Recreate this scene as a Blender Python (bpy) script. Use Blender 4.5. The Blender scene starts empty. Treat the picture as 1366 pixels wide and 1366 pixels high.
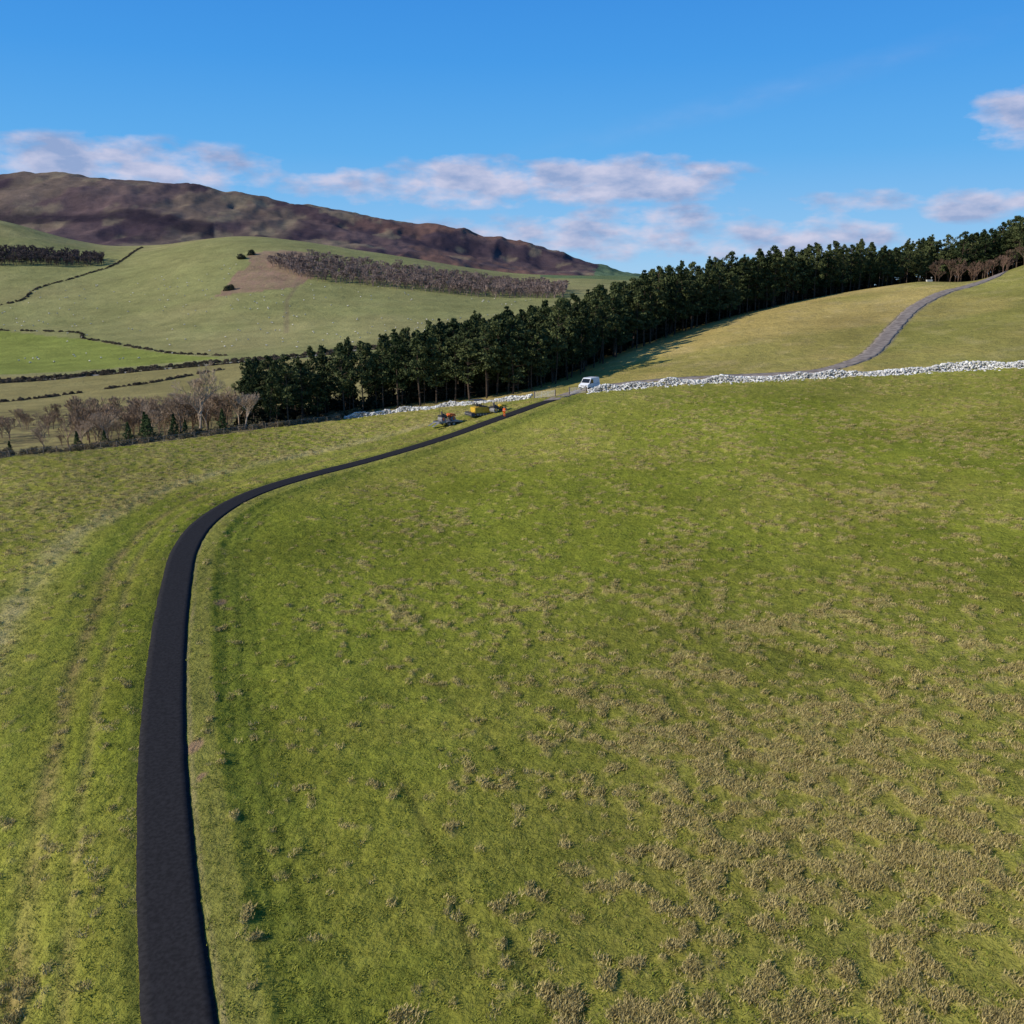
import bpy, math, random, numpy as np
from mathutils import Vector, Matrix
random.seed(7); rng=np.random.default_rng(7)
SC=bpy.context.scene; COL=SC.collection
# ---------------------------------------------------------------- terrain height (metres; drone at z=0)
A=np.array([-1.2,-.75,-.55,-.42,-.28,-.14,0,.14,.28,.42,.486,.55,.75,1.2])
Y=np.array([0,30,60,100,140,165,190,230,265,300,350,450,600,750,900,1150,1400,1700,2000,2400,2800,3500,6000.])
T=np.array([
[-31,-30,-29,-28,-30,-34,-37,-40,-43,-45,-47,-50,-52,-45,-25,40,110,120,150,230,300,240,50],
[-30,-29,-28,-27,-27,-31,-34,-37,-40,-42,-44.5,-48,-50,-42,-20,45,112,110,140,240,320,250,50],
[-29,-28,-27,-26,-25,-29,-32,-35,-38,-40,-42.5,-46.5,-48,-38,-16,45,105,100,130,240,318,250,50],
[-29,-27.5,-26.5,-25.8,-24.8,-26.5,-30,-33.5,-36,-38,-40.5,-44,-45,-35,-12,35,66,75,120,230,326,240,50],
[-28.5,-27,-26,-25.3,-24.8,-24.6,-27,-31,-34,-36,-38,-40,-39,-28,2,58,76,70,105,190,277,210,40],
[-28,-26.7,-25.8,-25,-24.2,-23.6,-23.5,-26,-30,-32,-34,-36,-34,-22,0,42,54,50,80,150,226,170,30],
[-27.5,-26.3,-25.3,-23.8,-22.2,-20,-20.3,-22,-25,-28,-30,-32,-30,-20,-6,16,27,25,45,85,153,110,20],
[-27,-25.8,-24.5,-22.3,-19.3,-17,-16.2,-14,-13.6,-14,-18,-22,-20,-14,-5,8,22,25,30,40,50,45,20],
[-26.5,-25.2,-23.6,-20.8,-17,-14.7,-12.8,-8.5,-4.8,-4,-8,-12,-12,-10,-5,0,5,8,10,12,14,14,10],
[-26,-24.6,-22.6,-19.2,-15.2,-12.4,-9.6,-4.5,.5,3,2,-2,-4,-4,-2,0,4,6,8,10,12,12,10],
[-25.8,-24.3,-22.1,-18.4,-14.1,-11.1,-7.8,-2.9,2.3,3.6,3,1,0,-1,-1,0,4,6,8,10,12,12,10],
[-25.5,-24,-21.6,-17.6,-13,-9.8,-6,-.5,5,9.3,10,8,5,2,0,0,4,6,8,10,12,12,10],
[-25,-23,-20.5,-15.5,-10.5,-7,-2.5,4,10,15,17,14,8,4,2,2,4,6,8,10,12,12,10],
[-23,-21,-18,-12,-6,-1,4,12,18,22,24,20,10,6,4,4,4,6,8,10,12,12,10]],float)
D=np.zeros_like(T); dy=np.diff(Y); S=np.diff(T,axis=1)/dy
for j in range(1,len(Y)-1):
    s0=S[:,j-1];s1=S[:,j]; w=(s0*dy[j]+s1*dy[j-1])/(dy[j]+dy[j-1])
    lim=3*np.minimum(abs(s0),abs(s1)); D[:,j]=np.where(s0*s1>0,np.clip(w,-lim,lim),0)
D[:,0]=S[:,0]
def h0(x,y):
    x=np.asarray(x,float);y=np.asarray(y,float)
    yy=np.clip(y,0,5999.9); a=np.clip(x/np.maximum(y,30),-1.199,1.199)
    j=np.clip(np.searchsorted(Y,yy,side='right')-1,0,len(Y)-2); L=dy[j]; t=(yy-Y[j])/L
    h00=2*t**3-3*t*t+1;h10=t**3-2*t*t+t;h01=-2*t**3+3*t*t;h11=t**3-t*t
    i=np.clip(np.searchsorted(A,a,side='right')-1,0,len(A)-2); u=(a-A[i])/(A[i+1]-A[i])
    def c(k):
        k=np.clip(k,0,len(A)-1); return T[k,j]*h00+L*D[k,j]*h10+T[k,j+1]*h01+L*D[k,j+1]*h11
    def sl(k0,k1):
        k0=np.clip(k0,0,len(A)-1);k1=np.clip(k1,0,len(A)-1)
        return (c(k1)-c(k0))/np.where(A[k1]-A[k0]==0,1,A[k1]-A[k0])
    W=A[i+1]-A[i]; m0=sl(i-1,i+1)*W; m1=sl(i,i+2)*W
    return c(i)*(2*u**3-3*u*u+1)+m0*(u**3-2*u*u+u)+c(i+1)*(-2*u**3+3*u*u)+m1*(u**3-u*u)
def vn(x,y,s=0):
    xi=np.floor(x).astype(np.int64);yi=np.floor(y).astype(np.int64);fx=x-xi;fy=y-yi
    fx=fx*fx*(3-2*fx);fy=fy*fy*(3-2*fy)
    def H(a,b):
        n=(a*374761393+b*668265263+s*144269504)&0x7fffffff
        n=((n^(n>>13))*1274126177)&0x7fffffff
        return ((n^(n>>16))&0xffff)/65535.
    return (H(xi,yi)*(1-fx)+H(xi+1,yi)*fx)*(1-fy)+(H(xi,yi+1)*(1-fx)+H(xi+1,yi+1)*fx)*fy
def fbm(x,y,o=4,s=0):
    r=0;a=.5;t=0
    for k in range(o):
        r=r+a*vn(x*2**k+17.3*k,y*2**k-9.1*k,s+k);t+=a;a*=.5
    return r/t
def sm(a,b,x):
    t=np.clip((x-a)/(b-a),0,1);return t*t*(3-2*t)
def spline(P,n=12):
    P=[np.array(p,float) for p in P];P=[2*P[0]-P[1]]+P+[2*P[-1]-P[-2]];o=[]
    for i in range(1,len(P)-2):
        for k in range(n):
            t=k/n;p0,p1,p2,p3=P[i-1:i+3]
            o.append(.5*(2*p1+(p2-p0)*t+(2*p0-5*p1+4*p2-p3)*t*t+(3*p1-p0-3*p2+p3)*t**3))
    o.append(P[-2]);return np.array(o)
def pdist(x,y,P):
    best=np.full(x.shape,1e9);sg=np.ones(x.shape)
    for k in range(len(P)-1):
        a=P[k];b=P[k+1];e=b-a;L=e@e
        t=np.clip(((x-a[0])*e[0]+(y-a[1])*e[1])/L,0,1)
        qx=x-a[0]-t*e[0];qy=y-a[1]-t*e[1];d=np.hypot(qx,qy)
        s=np.where(e[0]*qy-e[1]*qx>0,-1,1);m=d<best;best=np.where(m,d,best);sg=np.where(m,s,sg)
    return best*sg
def inpoly(x,y,P):
    r=np.zeros(x.shape,bool);n=len(P)
    for i in range(n):
        x1,y1=P[i];x2,y2=P[(i+1)%n]
        if y1==y2: continue
        c=((y1>y)!=(y2>y))&(x<(x2-x1)*(y-y1)/(y2-y1)+x1);r^=c
    return r
def pol(L): return [(a*d,d) for a,d in L]   # (bearing ratio, range) -> metres
ROAD=spline([(14,-30),(3,-5),(-3,8),(-8,19),(-12.7,29.8),(-15.6,36.7),(-18.0,42.8),(-20.9,50.5),(-25.4,63.7),(-30.0,78.5),(-33.4,91.1),(-34.7,102.0),(-33.3,113.5),(-29.0,123.7),(-22.3,133.6),(-14.4,143.6),(-5.6,152.2),(0.9,158.2),(7.0,165.5)],8)
TRACK=spline([(7.0,165.5),(9,170),(13,176),(22,178),(36,173),(50,167.5),(57,168),(66,176),(73,187),(86,211),(101,236),(116,254),(127,262.5),(145,285),(170,330)],8)
FENCE=[(-150,112),(-110,126),(-79.3,141.1),(-71.3,153),(-57.7,162.6),(-47.9,168.1),(-40.5,175.4),(-33.5,180.0)]
WALL_L=[(-33.0,181.4),(-24.1,182.0),(-12.2,180.5),(-0.4,175.8),(3.6,174)]
WALL_R=[(14.0,170.5),(25.5,168),(37.2,165.5),(49.3,161),(61.3,158),(72.7,155),(83.3,150),(91,146),(110,138),(150,125)]
BND=np.array(FENCE+WALL_L+[(8,171)]+WALL_R+[(260,110)],float)
def hz(x,y,d=None):
    x=np.atleast_1d(np.asarray(x,float));y=np.atleast_1d(np.asarray(y,float))
    z=h0(x,y)
    if d is None: d=np.where(y<190,pdist(x,y,ROAD),99.)
    return z+.20*sm(3.9,3.1,d)*sm(-6,-3,d)
def rug(x,y):
    return sm(190,500,y)*1.5*(fbm(x*.02,y*.02,3,52)-.5)+sm(1500,2100,y)*(44*(fbm(x*.0036,y*.0025,5,51)-.5)-18*abs(fbm(x*.011,y*.004,4,55)-.5)*2+6*(fbm(x*.03,y*.03,3,56)-.5))
def gz(P): return hz(P[:,0],P[:,1])+rug(P[:,0],P[:,1])
def hp(x,y): return float(hz(x,y)[0])
# ---------------------------------------------------------------- materials
def mat(name,col,rough=.8,spec=.2,metal=0):
    m=bpy.data.materials.new(name);m.use_nodes=True;b=m.node_tree.nodes["Principled BSDF"]
    b.inputs["Base Color"].default_value=(*col,1);b.inputs["Roughness"].default_value=rough
    b.inputs["Specular IOR Level"].default_value=spec;b.inputs["Metallic"].default_value=metal
    return m
def nmat(name,c1,c2,scale=3.,rough=.85,spec=.15,detail=5,rand=False,bump=0,bd=.05,lo=.35,hi=.65):
    m=mat(name,c1,rough,spec);nt=m.node_tree;N=nt.nodes;L=nt.links;b=N["Principled BSDF"]
    tc=N.new("ShaderNodeTexCoord");n=N.new("ShaderNodeTexNoise");n.inputs["Scale"].default_value=scale;n.inputs["Detail"].default_value=detail
    L.new(tc.outputs["Object"],n.inputs["Vector"])
    r=N.new("ShaderNodeMapRange");r.inputs[1].default_value=lo;r.inputs[2].default_value=hi;L.new(n.outputs[0],r.inputs[0])
    fac=r.outputs[0]
    if rand:
        oi=N.new("ShaderNodeObjectInfo");ad=N.new("ShaderNodeMath");ad.operation='ADD';L.new(fac,ad.inputs[0])
        mu=N.new("ShaderNodeMath");mu.operation='MULTIPLY_ADD';L.new(oi.outputs["Random"],mu.inputs[0]);mu.inputs[1].default_value=1.2;mu.inputs[2].default_value=-.6
        L.new(mu.outputs[0],ad.inputs[1]);ad.use_clamp=True;fac=ad.outputs[0]
    mx=N.new("ShaderNodeMix");mx.data_type='RGBA';mx.inputs[6].default_value=(*c1,1);mx.inputs[7].default_value=(*c2,1)
    L.new(fac,mx.inputs[0]);L.new(mx.outputs[2],b.inputs["Base Color"])
    if bump:
        bp=N.new("ShaderNodeBump");bp.inputs["Strength"].default_value=bump;bp.inputs["Distance"].default_value=bd
        L.new(n.outputs[0],bp.inputs["Height"]);L.new(bp.outputs[0],b.inputs["Normal"])
    return m
# ---------------------------------------------------------------- mesh builder
class MB:
    def __init__(s): s.v=[];s.f=[];s.m=[]
    def add(s,vs,fs,mi=0):
        o=len(s.v);s.v.extend([tuple(p) for p in vs]);s.f.extend([tuple(i+o for i in f) for f in fs]);s.m.extend([mi]*len(fs))
    def tube(s,p0,p1,r0,r1,n=4,mi=0,cap=False):
        p0=Vector(p0);p1=Vector(p1);d=(p1-p0)
        if d.length<1e-6:return
        q=d.to_track_quat('Z','Y');vs=[]
        for p,r in((p0,r0),(p1,r1)):
            for k in range(n):
                a=2*math.pi*k/n;vs.append(p+q@Vector((r*math.cos(a),r*math.sin(a),0)))
        fs=[(k,(k+1)%n,n+(k+1)%n,n+k) for k in range(n)]
        if cap: fs+=[tuple(range(n))[::-1],tuple(range(n,2*n))]
        s.add(vs,fs,mi)
    def box(s,c,sz,mi=0,R=None,taper=1):
        x,y,z=[k/2 for k in sz];vs=[]
        for dz,t in((-z,1),(z,taper)):
            for dx,dy_ in((-x,-y),(x,-y),(x,y),(-x,y)): vs.append(Vector((dx*t,dy_*t,dz)))
        if R: vs=[R@p for p in vs]
        s.add([p+Vector(c) for p in vs],[(3,2,1,0),(4,5,6,7),(0,1,5,4),(1,2,6,5),(2,3,7,6),(3,0,4,7)],mi)
    def prism(s,prof,y0,y1,mi=0):
        n=len(prof);vs=[(p[0],y0,p[1]) for p in prof]+[(p[0],y1,p[1]) for p in prof]
        s.add(vs,[tuple(range(n)),tuple(range(2*n-1,n-1,-1))]+[(k,n+k,n+(k+1)%n,(k+1)%n) for k in range(n)],mi)
    def obj(s,name,mats,smooth=False,link=True,bevel=0):
        me=bpy.data.meshes.new(name);me.from_pydata(s.v,[],s.f)
        for m in mats: me.materials.append(m)
        me.polygons.foreach_set("material_index",s.m)
        if smooth: me.polygons.foreach_set("use_smooth",[True]*len(s.f))
        me.update();o=bpy.data.objects.new(name,me)
        if link: COL.objects.link(o)
        if bevel:
            b=o.modifiers.new("bevel",'BEVEL');b.width=bevel;b.segments=2;b.limit_method='ANGLE'
        return o
def npmesh(name,V,F,mats,link=True,smooth=False):
    me=bpy.data.meshes.new(name);V=np.asarray(V,np.float32);F=np.asarray(F,np.int32);k=F.shape[1]
    me.vertices.add(len(V));me.vertices.foreach_set("co",V.ravel())
    me.loops.add(F.size);me.loops.foreach_set("vertex_index",F.ravel())
    me.polygons.add(len(F));me.polygons.foreach_set("loop_start",np.arange(0,F.size,k,dtype=np.int32))
    if smooth: me.polygons.foreach_set("use_smooth",np.ones(len(F),bool))
    me.update(calc_edges=True)
    for m in mats: me.materials.append(m)
    o=bpy.data.objects.new(name,me)
    if link: COL.objects.link(o)
    return o
def scatter(name,pts,rz,sc,variants,idx=None,tilt=0):
    n=len(pts);me=bpy.data.meshes.new(name);me.vertices.add(n);me.vertices.foreach_set("co",np.asarray(pts,np.float32).ravel())
    rot=np.zeros((n,3),np.float32);rot[:,2]=rz
    if tilt: rot[:,:2]=rng.normal(0,tilt,(n,2))
    sc=np.asarray(sc,np.float32)
    if sc.ndim==1: sc=np.repeat(sc[:,None],3,1)
    a=me.attributes.new("rot",'FLOAT_VECTOR','POINT');a.data.foreach_set("vector",rot.ravel())
    a=me.attributes.new("scl",'FLOAT_VECTOR','POINT');a.data.foreach_set("vector",sc.astype(np.float32).ravel())
    if idx is None: idx=rng.integers(0,len(variants),n)
    a=me.attributes.new("idx",'INT','POINT');a.data.foreach_set("value",np.asarray(idx,np.int32))
    o=bpy.data.objects.new(name,me);COL.objects.link(o)
    c=bpy.data.collections.new(name+"_kinds")
    for v in variants: c.objects.link(v)
    g=bpy.data.node_groups.new(name,'GeometryNodeTree')
    g.interface.new_socket("Geometry",in_out='INPUT',socket_type='NodeSocketGeometry');g.interface.new_socket("Geometry",in_out='OUTPUT',socket_type='NodeSocketGeometry')
    N=g.nodes;L=g.links;i=N.new("NodeGroupInput");u=N.new("NodeGroupOutput");ip=N.new("GeometryNodeInstanceOnPoints")
    ci=N.new("GeometryNodeCollectionInfo");ci.inputs[0].default_value=c;ci.inputs[1].default_value=True;ci.inputs[2].default_value=True
    def at(nm,ty):
        q=N.new("GeometryNodeInputNamedAttribute");q.data_type=ty;q.inputs[0].default_value=nm
        return [s for s in q.outputs if s.enabled][0]
    L.new(i.outputs[0],ip.inputs["Points"]);L.new(ci.outputs[0],ip.inputs["Instance"]);ip.inputs["Pick Instance"].default_value=True
    L.new(at("idx",'INT'),ip.inputs["Instance Index"]);L.new(at("rot",'FLOAT_VECTOR'),ip.inputs["Rotation"]);L.new(at("scl",'FLOAT_VECTOR'),ip.inputs["Scale"])
    L.new(ip.outputs[0],u.inputs[0]);md=o.modifiers.new("scatter",'NODES');md.node_group=g
    return o
# ---------------------------------------------------------------- ground sheet
ys=np.concatenate([np.arange(-40,22,2.),np.arange(22,120,.3),np.arange(120,185,.4),np.geomspace(185,9000,420)])
NC=720;t=np.linspace(-1,1,NC);wd=40+1.3*np.maximum(ys,0)
X=np.outer(wd,.5*t+.5*t**5);YY=np.repeat(ys[:,None],NC,1)
nr=len(ys);x=X.ravel();y=YY.ravel()
near=y<190
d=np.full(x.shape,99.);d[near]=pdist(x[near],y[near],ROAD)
bd=np.full(x.shape,99.);mb=(y<240);bd[mb]=pdist(x[mb],y[mb],BND)
td=np.full(x.shape,99.);mt=(y>160)&(y<340);td[mt]=np.abs(pdist(x[mt],y[mt],TRACK))
z=hz(x,y,d)
infield=(bd>0)&(y<190)
ca,sa=math.cos(math.radians(-62)),math.sin(math.radians(-62))
def streak(x,y):
    wx=3*(fbm(x*.06,y*.06,2,11)-.5);u=(x*ca+y*sa)+wx;v=(-x*sa+y*ca)+5*(fbm(x*.07,y*.07,2,12)-.5)
    return .42*fbm(u*.5,v*1.5,3,3)+.58*fbm(x*1.7+2*fbm(x*.4,y*.4,2,13),y*1.7,2,4)
def cover(x,y,d):
    c=.15+.75*(fbm(x*.11,y*.11,4,21)-.5)
    c=c+.22*sm(82,38,y)*sm(-8,14,x)+.06*sm(0,40,x)
    c=c-.4*sm(18,4,d)*sm(0,2,d)
    c=np.where(d<0,.06+.38*sm(-10,-16,d)*sm(75,105,y)+.4*(fbm(x*.06,y*.06,2,23)-.5)-.1*sm(80,50,y),c)
    return np.clip(c,0,1)
def clump(q): return sm(.645,.765,q)
def micro(x,y,d,cl):
    return sm(1.6,2.4,abs(d))*(.12*cl+.16*(fbm(x*.55,y*.55,3,31)-.5)+.10*(vn(x*2.6,y*2.6,9)-.5))+.07*sm(1.38,1.62,abs(d))
st=np.zeros_like(x);cv=np.zeros_like(x);fi=np.where(infield)[0]
st[fi]=streak(x[fi],y[fi]);cv[fi]=cover(x[fi],y[fi],d[fi])
cl=clump(st+.42*cv)
z+=infield*micro(x,y,d,cl)
for dc,w_,am in((4.3,.22,-.07),(5.4,.25,-.06),(6.6,.3,-.05),(-4.2,.25,-.08),(-5.0,.2,.05),(-6.4,.3,-.08),(-9,.8,.10),(-12.5,.7,-.10)):
    wob=.25*(fbm(x*.1,y*.1,2,41)-.5)*2
    z+=am*np.exp(-((d-dc-wob)/w_)**2)*infield*(.5+vn(x*.3,y*.3,42))
# old drag marks and sheep paths running down the slope
DR=[[(-7,48),(-4.5,42),(-2.8,37),(-1.5,32)],[(0,33),(1.5,30),(3.2,27)],[(17,60),(22,53),(27,48),(33,44)],[(-5,58),(-2,52),(0,47)],[(30,70),(38,61),(45,55)],[(8,52),(12,46),(15,42)]]
dd_=np.full(x.shape,9.);sel=infield&(y<90)&(abs(x)<60)
for L_ in DR:
    dd_[sel]=np.minimum(dd_[sel],abs(pdist(x[sel],y[sel],spline(L_,4))))
dw=np.exp(-(dd_/.28)**2)*(.35+.9*fbm(x*.5,y*.5,2,47))
z-=.10*dw
z+=rug(x,y)
def c3(*v): return np.array(v,float)
def mix(C,c,m):
    m=np.asarray(m,float)[:,None];return C*(1-m)+c*m
n1=fbm(x*.03,y*.03,4,61);n2=fbm(x*.25,y*.25,3,62);n3=fbm(x*.006,y*.006,4,63)
C=np.tile(c3(.19,.215,.07),(len(x),1))
G=c3(.198,.215,.027);TAN=c3(.41,.325,.12)
F=np.tile(G,(len(x),1));F=mix(F,c3(.25,.245,.040),sm(.35,.65,n1));F=mix(F,c3(.155,.185,.023),sm(.5,.75,n2)*.4)
F=mix(F,c3(.26,.245,.058),sm(110,170,y)*sm(.35,.6,n1)*.5)
F=mix(F,c3(.28,.245,.06),sm(80,38,y)*sm(-8,14,x)*.45)
F=mix(F,TAN,cl*.60)
F=mix(F,c3(.11,.10,.03),dw*.45*(y<90))
F=mix(F,c3(.235,.225,.05),sm(3.3,2.9,d)*sm(1.2,1.5,d)*.9)
F=mix(F,c3(.12,.15,.024),sm(3.4,3.9,d)*sm(8,4.5,d)*(.30+.5*n2))
for dc,w_,cc,k in((-1.75,.3,(.07,.085,.02),.6),(-4.3,.35,(.28,.22,.08),.5),(-6.3,.6,(.25,.175,.075),.6),(-9,.8,(.14,.165,.028),.4),(-13.2,1.7,(.42,.34,.15),.7),(5.5,.3,(.11,.13,.02),.5),(1.55,.14,(.30,.22,.14),.5)):  # stripes along the road; dark left-edge one is painted shade of the grass lip
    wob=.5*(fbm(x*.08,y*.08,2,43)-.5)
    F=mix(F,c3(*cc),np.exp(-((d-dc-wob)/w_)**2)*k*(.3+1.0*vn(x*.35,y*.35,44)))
for (sx_,sy_,r_) in((-18.9,50.3,.6),(-17.4,47,.35),(-24.9,75,.8)):
    F=mix(F,c3(.33,.19,.12),sm(1,.6,np.hypot((x-sx_),(y-sy_)*.6)/r_+.8*(n2-.5))*.75)
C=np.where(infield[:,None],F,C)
hill=(~infield)&(x>-8)&(y<420)&(y>120)
Hc=np.tile(c3(.40,.305,.10),(len(x),1));Hc=mix(Hc,c3(.31,.265,.074),sm(.42,.64,n1));Hc=mix(Hc,c3(.44,.34,.145),sm(.5,.8,n2)*.5)
rt=(x>57)&(pdist(x,y,np.array([(57,150),(66,176),(73,187),(86,211),(101,236),(127,262),(145,285),(200,400)],float))>0)
Hc=np.where(rt[:,None],Hc*c3(.78,.84,.76),Hc)
Hc=mix(Hc,c3(.20,.17,.13),sm(2.3,1.6,td));C=np.where(hill[:,None],Hc,C)
val=(~infield)&(x<=-8)&(y<2000)|((y>=420)&(y<2000))
Vc=np.tile(c3(.245,.24,.090),(len(x),1));Vc=mix(Vc,c3(.31,.27,.115),sm(.42,.62,n3)*.75);Vc=mix(Vc,c3(.27,.25,.10),sm(.45,.7,n1)*.4)
a_=x/np.maximum(y,1)
lowf=(y<545)&(a_<-.05);Vc=mix(Vc,c3(.29,.235,.09),lowf*.8)
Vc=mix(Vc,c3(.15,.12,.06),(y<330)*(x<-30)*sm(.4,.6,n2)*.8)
brf=inpoly(x,y,pol([(-1.3,560),(-.545,560),(-.45,570),(-.31,590),(-.355,640),(-.45,745),(-.545,800),(-1.3,860)]));Vc=mix(Vc,c3(.21,.245,.045),brf*.8)
BRK=pol([(-.31,880),(-.275,1050),(-.21,1090),(-.215,945),(-.227,900)]);brn=inpoly(x+25*(n1-.5),y+60*(n3-.5),BRK);Vc=mix(Vc,c3(.28,.18,.12),brn*(.55+.6*n2))
gh=(a_>.03)&(y>1250);Vc=mix(Vc,c3(.11,.16,.07),gh*.85)
C=np.where(val[:,None],Vc,C)
hea=(y>=1620)&(a_<.09+.03*(n3-.5))
Ec=np.tile(c3(.115,.078,.076),(len(x),1));Ec=mix(Ec,c3(.065,.045,.052),sm(.46,.58,fbm(x*.004,y*.004,5,72)))
Ec=mix(Ec,c3(.19,.145,.10),sm(.52,.64,fbm(x*.005,y*.0025,5,71))*.6)
Ec=mix(Ec,c3(.19,.105,.075),sm(-.25,-.05,a_)*sm(.42,.58,fbm(x*.006,y*.004,4,73))*.8)
Ec=mix(Ec,c3(.20,.15,.11),sm(190,320,z)*sm(.44,.62,fbm(x*.007,y*.003,4,74))*.5)
Ec=mix(Ec,c3(.24,.19,.12),sm(.60,.68,fbm(x*.016,y*.008,4,76))*.6)
Ec=mix(Ec,c3(.032,.024,.032),(a_<-.31)*sm(80,35,abs(y-2150+130*(fbm(x*.006,y*.001,3,77)-.5)))*.85)
C=np.where(hea[:,None],Ec,C)
C=np.where(((y>=2000)&(~hea))[:,None],c3(.11,.16,.085),C)
k=pdist(x,y,np.array(pol([(-.24,715),(-.238,850),(-.223,935)])));C=mix(C,c3(.2,.15,.09),sm(3,1,abs(k))*.5)
LANE=spline(pol([(-1.2,470),(-.545,505),(-.45,530),(-.31,548),(-.228,560),(-.163,585),(-.05,620)]),6)
C=mix(C,c3(.26,.24,.22),sm(5,3,abs(pdist(x,y,LANE)))*(y>300))
idx=np.arange(nr*NC).reshape(nr,NC)
Fq=np.stack([idx[:-1,:-1],idx[:-1,1:],idx[1:,1:],idx[1:,:-1]],-1).reshape(-1,4)
GM=bpy.data.materials.new("grassland");GM.use_nodes=True
nt=GM.node_tree;N=nt.nodes;L=nt.links;b=N["Principled BSDF"];b.inputs["Roughness"].default_value=1;b.inputs["Specular IOR Level"].default_value=.02
tc=N.new("ShaderNodeTexCoord");at=N.new("ShaderNodeAttribute");at.attribute_name="Col";an=N.new("ShaderNodeAttribute");an.attribute_name="near"
def noise(sc,det,ro=.6,vec=None):
    n=N.new("ShaderNodeTexNoise");n.inputs["Scale"].default_value=sc;n.inputs["Detail"].default_value=det;n.inputs["Roughness"].default_value=ro
    L.new(vec or tc.outputs["Object"],n.inputs["Vector"]);return n.outputs[0]
def mr(s,a,b_,c,d_):
    r=N.new("ShaderNodeMapRange");L.new(s,r.inputs[0])
    for k,v in enumerate((a,b_,c,d_)): r.inputs[k+1].default_value=v
    return r.outputs[0]
def mul(a,b_,op='MULTIPLY'):
    m=N.new("ShaderNodeMath");m.operation=op
    for k,v in enumerate((a,b_)):
        if isinstance(v,(int,float)): m.inputs[k].default_value=v
        else: L.new(v,m.inputs[k])
    return m.outputs[0]
fA=mr(noise(5.5,6,.7),.3,.7,.62,1.38);fB=mr(noise(.9,4),.3,.7,.85,1.15);fC=mr(noise(.05,8,.65),.3,.7,.82,1.18);fD=mr(noise(.012,8,.7),.3,.7,.82,1.18)
f=mul(mul(fA,fB),mul(fC,fD))
vm=N.new("ShaderNodeVectorMath");vm.operation='SCALE';L.new(at.outputs["Color"],vm.inputs[0]);L.new(f,vm.inputs["Scale"])
mx=N.new("ShaderNodeMix");mx.data_type='RGBA';L.new(vm.outputs[0],mx.inputs[6]);mx.inputs[7].default_value=(.36,.29,.105,1)
sp=mul(mr(noise(1.9,7,.72),.56,.64,0,.5),an.outputs["Fac"]);L.new(sp,mx.inputs[0]);L.new(mx.outputs[2],b.inputs["Base Color"])
bp=N.new("ShaderNodeBump");bp.inputs["Strength"].default_value=.8;bp.inputs["Distance"].default_value=.16;L.new(noise(4.5,6,.7),bp.inputs["Height"])
b2=N.new("ShaderNodeBump");b2.inputs["Strength"].default_value=.7;b2.inputs["Distance"].default_value=3;L.new(noise(.06,8,.7),b2.inputs["Height"])
L.new(b2.outputs[0],bp.inputs["Normal"]);L.new(bp.outputs[0],b.inputs["Normal"])
g=npmesh("ground",np.stack([x,y,z],-1),Fq,[GM],smooth=True)
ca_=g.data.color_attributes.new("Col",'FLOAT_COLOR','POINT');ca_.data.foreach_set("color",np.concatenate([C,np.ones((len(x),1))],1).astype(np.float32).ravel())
na=g.data.attributes.new("near",'FLOAT','POINT');na.data.foreach_set("value",((infield*sm(1.5,2.5,abs(d))*np.clip(.25+cv*1.6,0,1)).astype(np.float32)))
# ---------------------------------------------------------------- road & track ribbons
def ribbon(name,P,hw,m,lift,jit=.04,nx=7,crown=.04):
    P=spline([tuple(p) for p in P],4);n=len(P);tg=np.gradient(P,axis=0);tg/=np.linalg.norm(tg,axis=1)[:,None];nm=np.stack([tg[:,1],-tg[:,0]],-1)
    off=np.linspace(-1,1,nx)
    jl=jit*(fbm(np.arange(n)*.35,np.zeros(n),3,81)-.5)*2;jr=jit*(fbm(np.arange(n)*.35,np.zeros(n)+9,3,82)-.5)*2
    zc=hz(P[:,0],P[:,1]);rows=[]
    for k in range(nx):
        o=off[k]*hw+(jl if k==0 else 0)+(jr if k==nx-1 else 0)+np.zeros(n)
        q=P+nm*o[:,None]
        zz=h0(q[:,0],q[:,1])+(zc-h0(P[:,0],P[:,1]))+lift+crown*(1-off[k]**2)
        rows.append(np.column_stack([q,zz]))
    lo=rows[0].copy();lo[:,2]-=.3;hi_=rows[-1].copy();hi_[:,2]-=.3
    R=np.stack([lo]+rows+[hi_],1);k=nx+2;ii=np.arange(n*k).reshape(n,k)
    F_=np.stack([ii[:-1,:-1],ii[:-1,1:],ii[1:,1:],ii[1:,:-1]],-1).reshape(-1,4)[:, ::-1]
    return npmesh(name,R.reshape(-1,3),F_,[m],smooth=False)
ASP=nmat("fresh_asphalt",(.0165,.0155,.0165),(.027,.0255,.027),scale=5,rough=.95,spec=.08,detail=9)
ribbon("asphalt_road",ROAD,1.36,ASP,.05,jit=.05,crown=.012)
GRV=nmat("gravel",(.17,.14,.12),(.30,.255,.215),scale=.9,rough=1,spec=.03,detail=9,bump=.3,bd=.04)
ribbon("gravel_track",TRACK,1.65,GRV,.06,jit=.5,crown=.02)
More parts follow.
